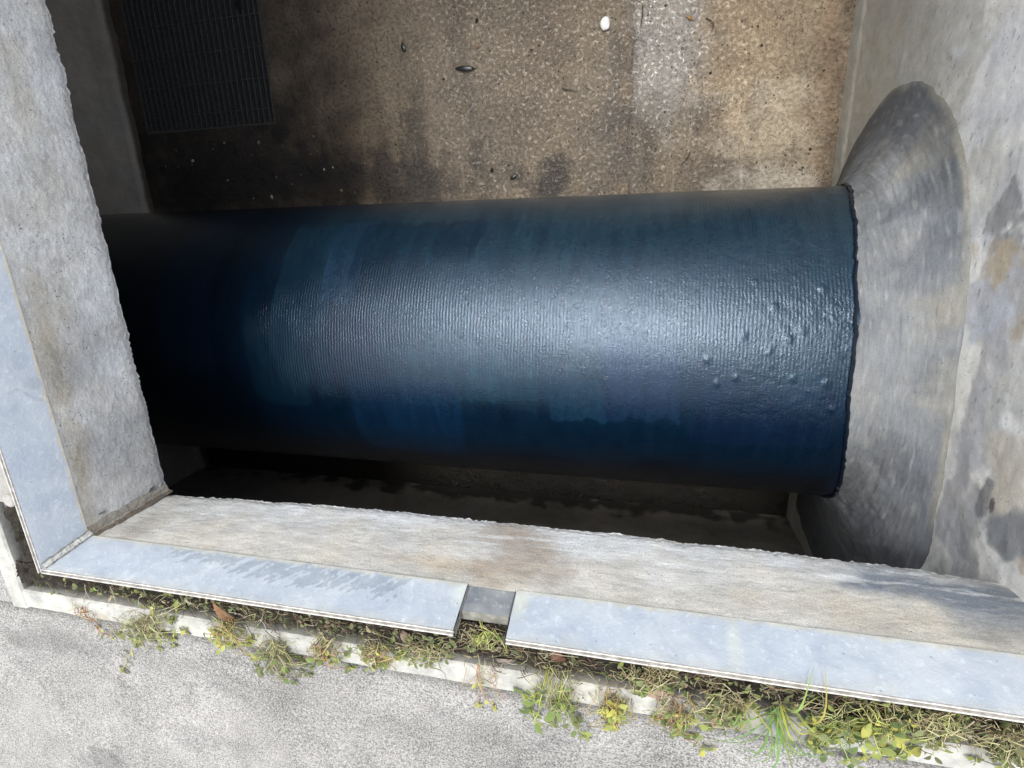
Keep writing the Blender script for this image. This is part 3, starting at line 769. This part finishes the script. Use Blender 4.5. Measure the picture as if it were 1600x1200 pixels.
# ============================================================ PIPE
def pipe():
    b = MB(); wet = []
    DB, MBL, LB, TOP = (.0006, .003, .009), (.0015, .009, .022), (.006, .027, .047), (.022, .036, .045)
    def hit(u, v):
        d = M @ Vector(((u - 800) / 845.13, -(v - 600) / 845.13, -1)); oy, oz = -PY, CAM_H - PZ
        a = d.y ** 2 + d.z ** 2; bb = 2 * (oy * d.y + oz * d.z); c = oy * oy + oz * oz - PR * PR
        t = (-bb - math.sqrt(max(0, bb * bb - 4 * a * c))) / 2 / a
        return d.x * t, math.atan2(oz + d.z * t, oy + d.y * t)
    # brush strokes: (centre, half sizes in photo px) -> (x, angle)
    st = []
    for (u, v, wu, wv, col, s_) in (
        (470, 470, 45, 125, LB, .42), (600, 560, 130, 60, MBL, .4), (545, 550, 35, 55, (.001, .008, .024), .6), (720, 590, 110, 45, LB, .45), (820, 600, 120, 35, LB, .4), (900, 625, 45, 35, (.005, .022, .045), .85),
        (800, 660, 60, 30, (.002, .009, .022), .6), (1060, 600, 110, 35, (.002, .010, .03), .5), (640, 660, 80, 50, (.003, .016, .042), .6), (1000, 600, 60, 60, (.006, .02, .05), .6),
        (1250, 610, 35, 28, LB, .6), (1200, 650, 110, 50, (.004, .012, .035), .5), (540, 400, 25, 60, (.01, .03, .06), .6), (650, 400, 90, 60, MBL, .5), (700, 480, 40, 80, LB, .35),
        (380, 420, 40, 110, MBL, .4), (300, 420, 40, 120, (.002, .012, .032), .6), (600, 360, 90, 30, LB, .2), (430, 560, 45, 70, LB, .25), (860, 380, 60, 50, (.009, .026, .042), .3), (330, 540, 30, 40, MBL, .3)):
        a = hit(u - wu, v); c = hit(u + wu, v); t = hit(u, v - wv); m_ = hit(u, v + wv); q = hit(u, v)
        st.append((q[0], q[1], abs(c[0] - a[0]) / 2, abs(t[1] - m_[1]) / 2, col, s_))
    X0, X1 = XP - .03, XR + .05
    def cf(p, u, v):
        x = p[0]; th = math.atan2(p[2] - PZ, p[1] - PY)
        c = lerp((.001, .005, .013), MBL, sm(-2.6, -1.2, x) )  # weaker light at the left end painted into the base colour
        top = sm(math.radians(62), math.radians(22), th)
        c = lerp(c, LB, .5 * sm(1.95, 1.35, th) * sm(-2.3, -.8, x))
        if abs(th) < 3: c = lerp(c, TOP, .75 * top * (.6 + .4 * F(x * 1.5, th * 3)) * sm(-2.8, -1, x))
        c = lerp(c, DB, .9 * sm(2.1, 2.35, th + .12 * F(x * 2.5)) if th > 0 else 0)  # underside shade painted into the coating colour
        for (cx, ct, rx, rt, col, s_) in st:
            w1 = .10 * F(x * 3, th * 5, cx) + .06 * N(x * 30, th * 4, ct)
            d = max(abs(x - cx) / rx, abs(th - ct) / rt) + w1 * 1.3 - .06 + .25 * max(0, F(x * 14, th * 2, ct))
            if d < 1.3: c = lerp(c, col, s_ * (1 - sm(.93, 1.03, d)))
        c = tuple(q_ * (.55 + .45 * sm(-2.4, -.9, x)) * (1 - .55 * sm(1.95, 2.4, abs(th) if th > 0 else 9)) for q_ in c) if th > 1.6 else tuple(q_ * (.55 + .45 * sm(-2.4, -.9, x)) for q_ in c)  # further painted shade: left end and underside scaled darker
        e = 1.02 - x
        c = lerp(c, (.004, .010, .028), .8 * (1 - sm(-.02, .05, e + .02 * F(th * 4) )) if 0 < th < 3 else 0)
        l = sm(.1, .75, x + .15 * F(x * 3, th * 4)); wet.append(l * (.5 + .5 * sm(-.1, .4, F(x * 6, th * 8, 4))) + .04)
        return c
    def fn(u, v):
        x = X0 + (X1 - X0) * u; th = math.radians(-100 + 360 * v)
        r = PR + .0025 * F(x * 1.5, th * 2)
        for (lx, lt, lr) in bl: 
            d = math.hypot((x - lx), (th - lt) * PR) / lr
            if d < 1.3: r += (.005 + .002 * N(lx * 40)) * (1 - sm(.3, 1.25, d + .35 * N(x * 30, th * 30)))
        return (x, PY + r * math.cos(th), PZ + r * math.sin(th))
    bl = []
    for (u, v, r) in ((1163, 526, 8), (1202, 550, 7), (1232, 530, 7), (1105, 562, 9), (1210, 478, 8), (1255, 520, 6), (1290, 600, 9), (1120, 600, 8), (1180, 440, 6), (1285, 450, 7), (1240, 590, 8), (1300, 640, 8), (1150, 590, 7), (890, 510, 3), (1008, 520, 3)):
        q = hit(u, v); bl.append((q[0], q[1], r / 845 * 2.75 * .68))
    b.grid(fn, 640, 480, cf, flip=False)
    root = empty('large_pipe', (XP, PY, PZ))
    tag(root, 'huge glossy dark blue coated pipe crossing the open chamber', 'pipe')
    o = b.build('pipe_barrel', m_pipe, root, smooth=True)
    a = o.data.attributes.new('wet', 'FLOAT', 'POINT'); a.data.foreach_set('value', wet)
    # ragged tar bead where coating stops at the collar
    b = MB(); pts = []
    xe = [(-50, 1.12), (5, 1.067), (30, .99), (57, .943), (92, .943), (110, .985), (142, 1.08), (170, 1.10), (210, 1.12)]
    for i in range(521):
        A = -50 + 260 * i / 520; th = math.radians(A); r = PR + .006 + .004 * F(A * .3)
        pts.append((interp(A, xe) - .004 + .007 * F(A * .25, 5), PY + r * math.cos(th), PZ + r * math.sin(th)))
    b.tube(pts, .0085, k=6, col=(.004, .008, .016))
    b.build('coating_edge', mk_plain('dark_tar', (.9, .9, .9), (1.1, 1.1, 1.1), .4, 90, .4), root)
pipe()

# ============================================================ SMALL THINGS ON THE FLOOR
def pebble():
    b = MB(); q = at(946, 37, 2, ZF + .015); n, m_ = 16, 10
    vs = []
    for i in range(m_ + 1):
        for j in range(n):
            a, t = math.pi * i / m_, math.tau * j / n; d = Vector((math.sin(a) * math.cos(t) * .036, math.sin(a) * math.sin(t) * .044, math.cos(a) * .02))
            vs.append(q + d * (1 + .15 * N(d.x * 40, d.y * 40, d.z * 40)))
    b.add(vs, [(i * n + j, (i + 1) * n + j, (i + 1) * n + (j + 1) % n, i * n + (j + 1) % n) for i in range(m_) for j in range(n)])
    tag(b.build('pebble', m_peb, base=q, smooth=True), 'small white rounded pebble lying on the wet brown floor', 'pebble')
pebble()
def leaf_mesh(b, o, d, nrm, L_, W, col, curl=.25, n=6):
    d = d.normalized(); s_ = d.cross(nrm).normalized(); up = s_.cross(d)
    vs = []; 
    for i in range(n + 1):
        t = i / n; w = W * math.sin(math.pi * min(1, t * .93 + .05) ** .85) ** .8 * .5
        c = o + d * (L_ * t) + up * (curl * L_ * (t * (1 - t) * 1.2 - .35 * t * t))
        vs += [c - s_ * w + up * w * .35, c, c + s_ * w + up * w * .35]
    fs = []
    for i in range(n):
        a = i * 3; fs += [(a, a + 1, a + 4, a + 3), (a + 1, a + 2, a + 5, a + 4)]
    b.add(vs, fs, col)
def floor_leaf(u, v, L_, W, ang, label, mat=m_black, col=(1, 1, 1)):
    b = MB(); q = at(u, v, 2, ZF + .012); d = Vector((math.cos(ang), math.sin(ang), 0))
    leaf_mesh(b, q - d * L_ / 2, d, Vector((0, 0, 1)), L_, W, col, .2, 8)
    b.tube([q - d * L_ / 2, q - d * (L_ * .62) + Vector((0, .004, -.004))], .003, col=col)
    o = b.build('dead_leaf', mat, base=q, smooth=True)
    m = o.modifiers.new('solid', 'SOLIDIFY'); m.thickness = .001
    tag(o, label, 'leaf', 'dead leaves on the chamber floor')
floor_leaf(725, 107, .16, .035, 3.05, 'longest black leaf lying across the middle of the brown floor')
floor_leaf(630, 73, .07, .032, 1.8, 'small black leaf on the dull brown floor left of the long black leaf')
floor_leaf(803, 276, .06, .025, .5, 'tiny black curled leaf on the floor just above the pipe')
floor_leaf(1077, 27, .05, .02, 2.5, 'tiny rust brown leaf near the top of the wet shiny floor', m_dead, (.30, .17, .06))
floor_leaf(375, 5, .10, .07, 1.4, 'black wet leaf lying on the bars of the floor grating')
def twig(u0, v0, u1, v1, label, bend=.03):
    a, c = at(u0, v0, 2, ZF + .012), at(u1, v1, 2, ZF + .012); m_ = (a + c) / 2 + Vector((bend, 0, .006))
    b = MB(); b.tube([a, (a + m_) / 2 + Vector((bend * .25, 0, 0)), m_, (m_ + c) / 2 + Vector((bend * .25, 0, 0)), c], .0045, .002, 6, (.05, .045, .03))
    tag(b.build('twig', m_stem, base=a), label, 'twig', 'twigs on the chamber floor')
twig(1103, 28, 1112, 46, 'short curved dark twig on the pale wet floor beside the top right corner')
twig(1078, 238, 1066, 256, 'thin dark twig on the floor close to the collar end of the pipe', .01)
twig(878, 138, 902, 143, 'straight thin twig lying crosswise in the middle of the wet floor', .0)
twig(1004, 8, 1001, 42, 'longer dark straight twig along the floor joint at the top', .004)
b = MB()
for i in range(130):
    if i < 45: u, v = random.uniform(250, 640), random.uniform(205, 315)
    else: u, v = random.uniform(480, 1290), random.uniform(5, 285)
    q = at(u, v, 2, ZF + .006); r = random.uniform(.004, .012) if random.random() < .9 else .02
    k = random.choice(((.02, .018, .016), (.05, .04, .03), (.35, .33, .28), (.2, .14, .09)))
    n = 6; vs = [q + Vector((r * math.cos(t * math.tau / n) * random.uniform(.6, 1.2), r * math.sin(t * math.tau / n) * random.uniform(.6, 1.2), -.004)) for t in range(n)] + [q + Vector((0, 0, r * .6))]
    b.add(vs, [(t, (t + 1) % n, n) for t in range(n)], k)
tag(b.build('floor_grit', mk_plain('grit', (.8, .8, .8), (1.2, 1.2, 1.2), .7, 90)), 'scattered grit and dirt crumbs over the brown chamber floor', 'grit', kind='stuff')

# ============================================================ WEEDS AND LITTER IN THE CHANNEL
GREENS = [(.17, .23, .06), (.13, .18, .06), (.27, .31, .08), (.23, .26, .11)]
YEL = [(.40, .39, .09), (.34, .36, .10)]; OLV = [(.16, .17, .07), (.20, .20, .09), (.12, .14, .06)]
STRAW = [(.42, .36, .22), (.34, .28, .16), (.50, .46, .33), (.22, .15, .09), (.14, .09, .06)]
def chan_z(x, y):
    """rough top of soil, kerb or pavement"""
    ki = k_in(x)
    if y > ki + .02: return -.03
    if y > ki: return -.028
    if y > ki - KW: return ZK
    return ZG
def vine(b_s, b_l, root, tip, nseg, cols, scol, leaf, arch=.05, rough=.02, r=.0022, leafn=1.0, tipcluster=True):
    pts = []
    seed = random.uniform(0, 99)
    for i in range(nseg + 1):
        t = i / nseg
        x = root.x + (tip.x - root.x) * t + rough * N(t * 3.5, seed) * 1.5 * math.sin(math.pi * min(1, t * 1.1)); y = root.y + (tip.y - root.y) * t + rough * N(t * 3.5, seed + 9) * 1.5 * math.sin(math.pi * min(1, t * 1.1))
        z = chan_z(x, y) + .006 + arch * math.sin(math.pi * min(1, t * 1.05)) ** .8 if t < .95 else chan_z(x, y) + .007
        pts.append(Vector((x, y, z)))
    b_s.tube(pts, r, r * .6, 5, scol)
    for i in range(1, nseg + 1):
        t = i / nseg
        if random.random() > leafn * .8 * (.2 + .8 * t): continue
        d = (pts[i] - pts[i - 1]).normalized(); sd = d.cross(Vector((0, 0, 1))).normalized()
        for sg in ((1, -1) if random.random() < .7 else (random.choice((1, -1)),)):
            ld = (sd * sg * random.uniform(.6, 1) + d * random.uniform(.0, .9) + Vector((0, 0, random.uniform(-.1, .5)))).normalized()
            L_ = leaf * random.uniform(.4, 1.0); c = random.choice(cols); k = random.uniform(.75, 1.25); c = tuple(q * k for q in c)
            st = pts[i] + ld * leaf * .25; b_s.tube([pts[i], st], r * .6, r * .4, 4, scol)
            leaf_mesh(b_l, st, ld, (Vector((random.uniform(-.5, .5), random.uniform(-.5, .5), 1))).normalized(), L_, L_ * random.uniform(.5, .72), c, random.uniform(0, .35))
    if tipcluster:
        for k in range(4):
            a = random.uniform(0, math.tau); ld = Vector((math.cos(a), math.sin(a), .35)).normalized(); L_ = leaf * random.uniform(.5, .9)
            leaf_mesh(b_l, pts[-1], ld, Vector((0, 0, 1)), L_, L_ * .6, random.choice(cols), .2)
def weed(name, label, group, stems, cols, scol, leaf=.042, arch=.05, rough=.03, leafn=.8, cat='weed', r=.0022):
    q = at(*stems[0][0], 2, -.045); root = empty(name, q); tag(root, label, cat, group)
    bs, bl_ = MB(), MB()
    for (a, c) in stems:
        A, Cc = at(*a, 2, -.045), at(*c, 2, -.03)
        vine(bs, bl_, A, Cc, max(5, int((A - Cc).length / .028)), cols, scol, leaf, arch * random.uniform(.6, 1.3), rough, r, leafn)
    for k in range(5 + 2 * len(stems)):
        a, c = random.choice(stems); A = at(*a, 2, -.045) + Vector((random.uniform(-.06, .06), random.uniform(-.02, .03), 0)); Cc = at(*c, 2, -.03)
        ang = random.uniform(0, math.tau); Cc = A + (Cc - A) * random.uniform(.3, 1.0) + Vector((math.cos(ang), math.sin(ang), 0)) * random.uniform(.01, .05)
        if Cc.y > YF0 - .03: Cc.y = YF0 - .03
        if A.y > YF0 - .03: A.y = YF0 - .03
        k2 = random.uniform(.7, 1.25)
        vine(bs, bl_, A, Cc, 9, cols, tuple(q_ * k2 for q_ in random.choice([scol, (.42, .37, .2), (.32, .25, .14), (.45, .45, .2)])), leaf * .6, arch * random.uniform(.3, 1.1), .07, r * .6, .1, False)
    bs.build('stems', m_stem, root, smooth=True); bl_.build('leaves', m_leaf, root, smooth=True)
GR = 'small weeds growing out of the soil channel along the kerb'
def fan(c, n, r0, r1, a0=0, a1=360):
    o = []
    for i in range(n):
        a = math.radians(random.uniform(a0, a1)); r = random.uniform(r0, r1)
        o.append(((c[0] + random.uniform(-10, 10), c[1] + random.uniform(-6, 6)), (c[0] + r * math.cos(a), c[1] + r * math.sin(a))))
    return o
yg, ol, gn = (.40, .42, .12), (.28, .26, .13), (.26, .32, .10)
weed('creeping_weed', 'leftmost sprawling olive weed clump spilling over the kerb with one long pale stem', GR, [((245, 945), (190, 1046))] + fan((238, 962), 13, 25, 62, 20, 170) + fan((250, 945), 5, 20, 45, -60, 60), GREENS[2:] + OLV + YEL[:1], (.40, .38, .22), .032, .04)
weed('creeping_weed', 'tiny red-stemmed seedling lying over the kerb left of all the other weeds', GR, [((135, 942), (152, 980)), ((150, 975), (172, 995))], OLV + YEL, (.35, .12, .08), .024, .01, .01)
weed('creeping_weed', 'yellow-leaved weed with brown stems beside the upright dead leaf', GR, fan((365, 965), 9, 18, 48, 30, 150) + [((370, 965), (398, 1030)), ((380, 960), (345, 1000))], YEL + GREENS[2:3], (.38, .26, .12), .032)
weed('creeping_weed', 'wide grey-green weed mat lying over the kerb between the dead leaf and the notch', GR, fan((440, 1000), 14, 25, 75, 10, 160) + [((430, 995), (480, 1055))], OLV + GREENS[:2], (.33, .30, .18), .03, .05)
weed('creeping_weed', 'weed with reddish stems and rounded leaves hanging across the kerb left of the notch', GR, fan((512, 995), 7, 20, 55, 30, 130) + [((515, 990), (545, 1045))], GREENS + YEL[1:], (.40, .22, .12), .03)
weed('creeping_weed', 'low weed with one bright yellow leaf just left of the frame notch', GR, fan((595, 1000), 8, 15, 42, 0, 180), GREENS + YEL, (.42, .30, .14), .034)
weed('creeping_weed', 'small fresh green sprout standing inside the notch of the frame', GR, [((752, 962), (772, 990)), ((756, 965), (786, 996)), ((760, 978), (742, 996))], GREENS[1:3], yg, .034, .03)
weed('creeping_weed', 'thin bare stem with a yellow leafy tip hanging over the kerb below the notch', GR, [((752, 1030), (772, 1108)), ((750, 1030), (748, 1104))], YEL, (.36, .22, .14), .026, .03, .01, .25)
weed('creeping_weed', 'looping yellow-stemmed weed with broad green leaves right of the notch', GR, [((862, 1034), (818, 1080)), ((862, 1034), (830, 1112)), ((868, 1036), (872, 1090)), ((858, 1032), (838, 1085)), ((880, 1040), (888, 1085))], GREENS[:3], yg, .042, .09, .02, .7)
weed('creeping_weed', 'long green stem trailing out on the pavement beside the looping weed', GR, [((870, 1060), (918, 1152)), ((880, 1060), (900, 1125)), ((875, 1065), (862, 1130)), ((868, 1066), (890, 1110))], GREENS[1:] + OLV[:1], gn, .036, .04)
weed('creeping_weed', 'yellow-green weed with orange tips in the middle of the kerb', GR, fan((955, 1078), 8, 20, 60, 40, 130) + [((950, 1060), (962, 1138))], YEL + GREENS[2:3], (.45, .33, .12), .032)
weed('creeping_weed', 'weed with small round leaves trailing to the pavement left of the bright grass tuft', GR, [((1050, 1080), (1102, 1172)), ((1048, 1085), (1060, 1140)), ((1055, 1090), (1082, 1150))] + fan((1060, 1090), 6, 20, 55, 30, 150), GREENS + YEL[:1], (.36, .24, .12), .032)
weed('creeping_weed', 'tangled olive weed with a thick pale stem hard against the left of the grass tuft', GR, fan((1130, 1080), 12, 20, 60, 10, 170) + [((1130, 1060), (1105, 1110))], OLV + GREENS[:3], (.45, .40, .24), .032)
weed('creeping_weed', 'leafy yellow-green weed hanging over the kerb just right of the grass tuft', GR, fan((1290, 1110), 12, 20, 65, 20, 160) + [((1290, 1100), (1330, 1190)), ((1280, 1110), (1350, 1185))], GREENS[1:] + YEL, gn, .034)
weed('creeping_weed', 'bright weed with large curled leaves standing near the frame edge at lower right', GR, [((1345, 1085), (1385, 1120)), ((1350, 1090), (1395, 1140)), ((1340, 1090), (1375, 1165)), ((1380, 1100), (1415, 1165)), ((1378, 1095), (1400, 1178))] + fan((1370, 1110), 5, 15, 45, 0, 180), GREENS[1:3] + YEL[:1], yg, .042, .06)
weed('creeping_weed', 'straggly pale weed between the bright curled weed and the right edge', GR, fan((1450, 1110), 12, 20, 60, -10, 190), GREENS[2:] + OLV, (.42, .40, .22), .03)
weed('creeping_weed', 'rightmost leafy weed under the frame edge at the photo border', GR, fan((1560, 1130), 14, 20, 65, 0, 180), GREENS + OLV, (.40, .36, .2), .032)
weed('creeping_weed', 'short dull weed in the soil under the frame between the notch and the middle weed', GR, fan((1010, 1045), 9, 15, 50, -20, 200), GREENS + OLV, (.40, .34, .2), .03, .04)
weed('creeping_weed', 'sparse little weed at the foot of the frame corner end left of the notch', GR, fan((670, 1005), 8, 15, 42, -20, 200), OLV + GREENS[:2], (.36, .30, .18), .028, .03)
# grass tuft
def tuft(c, n, r0, r1, label, col0, a0=20, a1=170, group='grass tufts in the soil channel', w=.0048):
    q = at(*c, 2, -.045); root = empty('grass_tuft', q); tag(root, label, 'grass tuft', group); b = MB()
    for i in range(n):
        a = math.radians(random.uniform(a0, a1)); r = random.uniform(r0, r1)
        t_ = at(c[0] + r * math.cos(a), c[1] + r * math.sin(a), 2, -.03); o = q + Vector((random.uniform(-.02, .02), random.uniform(-.02, .02), 0))
        col = tuple(k * random.uniform(.75, 1.25) for k in col0); n_ = 9; hgt = random.uniform(.05, .13); vs = []
        d = (t_ - o); sd = d.cross(Vector((0, 0, 1))).normalized(); tw = random.uniform(-.02, .02)
        for k in range(n_ + 1):
            t = k / n_; p = o + d * t + sd * tw * math.sin(t * 3) * 3; p.z = max(chan_z(p.x, p.y) + .006, o.z + hgt * math.sin(math.pi * t ** .8) * .9 + (t_.z - o.z) * t)
            ww = w * (1 - t) ** .5 * random.uniform(.9, 1.1); vs += [p - sd * ww + Vector((0, 0, .0015)), p, p + sd * ww + Vector((0, 0, .0015))]
        fs = []
        for k in range(n_): a_ = k * 3; fs += [(a_, a_ + 1, a_ + 4, a_ + 3), (a_ + 1, a_ + 2, a_ + 5, a_ + 4)]
        b.add(vs, fs, col)
    b.build('blades', m_leaf, root, smooth=True)
tuft((1212, 1098), 20, 50, 135, 'bright green grass tuft with long blades spilling onto the pavement at lower right', (.21, .30, .09), w=.003)
tuft((1225, 1092), 6, 40, 90, 'thin yellow-green grass tuft with a looped blade behind the bright green tuft', (.35, .40, .10), -60, 60, w=.004)
tuft((1160, 1085), 9, 25, 60, 'short grass blades growing left of the bright green tuft', (.28, .33, .09), 0, 180, w=.003)
# standing dead leaves in the channel
def chan_leaf(u, v, L_, W, ang, label, col, tilt=.5):
    b = MB(); q = at(u, v, 2, -.03); d = Vector((math.cos(ang), math.sin(ang), tilt))
    leaf_mesh(b, q, d, Vector((.3, .2, 1)), L_, W, col, .3, 8)
    o = b.build('dead_leaf', m_dead, base=q, smooth=True); mo = o.modifiers.new('solid', 'SOLIDIFY'); mo.thickness = .0006
    tag(o, label, 'leaf', 'dead leaves caught in the channel')
chan_leaf(368, 968, .12, .035, 1.9, 'upright brown dead leaf leaning on the frame above the yellow-leaved weed', (.20, .11, .055))
chan_leaf(628, 985, .06, .03, -1.0, 'curled grey-brown dead leaf in the soil left of the notch', (.22, .17, .13), .1)
chan_leaf(858, 1015, .07, .035, -.6, 'flat reddish brown dead leaf under the frame edge right of the notch', (.13, .06, .04), .0)
chan_leaf(1000, 1075, .11, .03, -.05, 'pale pinkish dead leaf lying along the channel in the middle', (.36, .25, .19), .05)
chan_leaf(1130, 1128, .06, .05, 2.5, 'crumpled tan dead leaf on the kerb near the grass tuft', (.30, .20, .13), .2)
chan_leaf(775, 1030, .07, .018, .1, 'narrow grey dead leaf beside the thin hanging stem', (.24, .20, .17), .05)
# litter of dry stems
b = MB()
for i in range(150):
    x, y = random.uniform(-.575, -.4), YF0 - random.uniform(.024, .09); z = -.085 + (YF0 - .024 - y) * .6 + random.uniform(0, .02); a = random.uniform(0, math.tau); L_ = random.uniform(.012, .05)
    c_ = random.choice(STRAW); pts = [Vector((x, y, z)), Vector((x + math.cos(a) * L_ * .5, min(y + math.sin(a) * L_ * .5, YF0 - .024), z + .008)), Vector((x + math.cos(a + .5) * L_, min(y + math.sin(a + .5) * L_, YF0 - .024), z + .004))]
    b.tube(pts, .0014, .0008, 4, c_)
for i in range(2100):
    u = random.uniform(0, 1) ** .8; x = XKI + .12 + (XR + .55 - XKI) * u
    dens = .25 + .75 * sm(-2.2, -1.6, x) * (.6 + .6 * N(x * 4))
    if random.random() > dens: continue
    y = YF0 - .03 - abs(random.gauss(0, .36)) * (YF0 - .03 - k_in(x)) * 1.1
    if y < k_in(x) - .01: y = k_in(x) + .01
    z = -.022 + random.uniform(-.012, .03) * (1 if x > -1.9 else .4); a = random.gauss(0, .8) if random.random() < .6 else random.uniform(0, math.tau); L_ = random.uniform(.015, .075) * (1 if random.random() < .93 else 2)
    bend = random.uniform(-.5, .5) * L_; d = Vector((math.cos(a), math.sin(a), random.uniform(-.25, .3))); s_ = Vector((-math.sin(a), math.cos(a), .3))
    p = Vector((x, y, z)); pts = [p + d * L_ * t + s_ * bend * math.sin(t * 3.1) for t in (0, .33, .66, 1)]
    pts = [Vector((q.x, min(q.y, YF0 - .024), q.z)) for q in pts]
    c = random.choice(STRAW + OLV[:2] + [(.06, .045, .03)] * 3); k = random.uniform(.5, 1.0)
    b.tube(pts, random.uniform(.0007, .0019), .0007, 4, tuple(q * k for q in c))
tag(b.build('plant_litter', m_stem), 'mat of dry stems and rootlets covering the soil channel', 'plant litter', kind='stuff')
b = MB()
for i in range(900):
    x = XKI + .15 + (XR + .55 - XKI) * random.random()
    if random.random() > .2 + .8 * sm(-.1, .35, N(x * 3.3, 7)) + .3 * sm(-.2, .8, x): continue
    y = YF0 - .03 - abs(random.gauss(0, .33)) * (YF0 - .03 - k_in(x)) * 1.2
    y = max(y, k_in(x) - .02); a = random.uniform(0, math.tau)
    col = random.choice(OLV * 2 + GREENS + STRAW[:2]); k = random.uniform(.5, 1.1); L_ = random.uniform(.01, .026)
    p = Vector((x, y, -.02 + random.uniform(-.008, .03))); dd = Vector((math.cos(a), math.sin(a), random.uniform(-.2, .5)))
    if p.y + dd.y * L_ > YF0 - .024: continue
    leaf_mesh(b, p, dd, Vector((random.uniform(-.6, .6), random.uniform(-.6, .6), 1)).normalized(), L_, L_ * .55, tuple(q * k for q in col), .2, 4)
tag(b.build('ground_cover', m_leaf, smooth=True), 'tiny creeping leaves and moss bits among the litter in the channel', 'ground cover', kind='stuff')
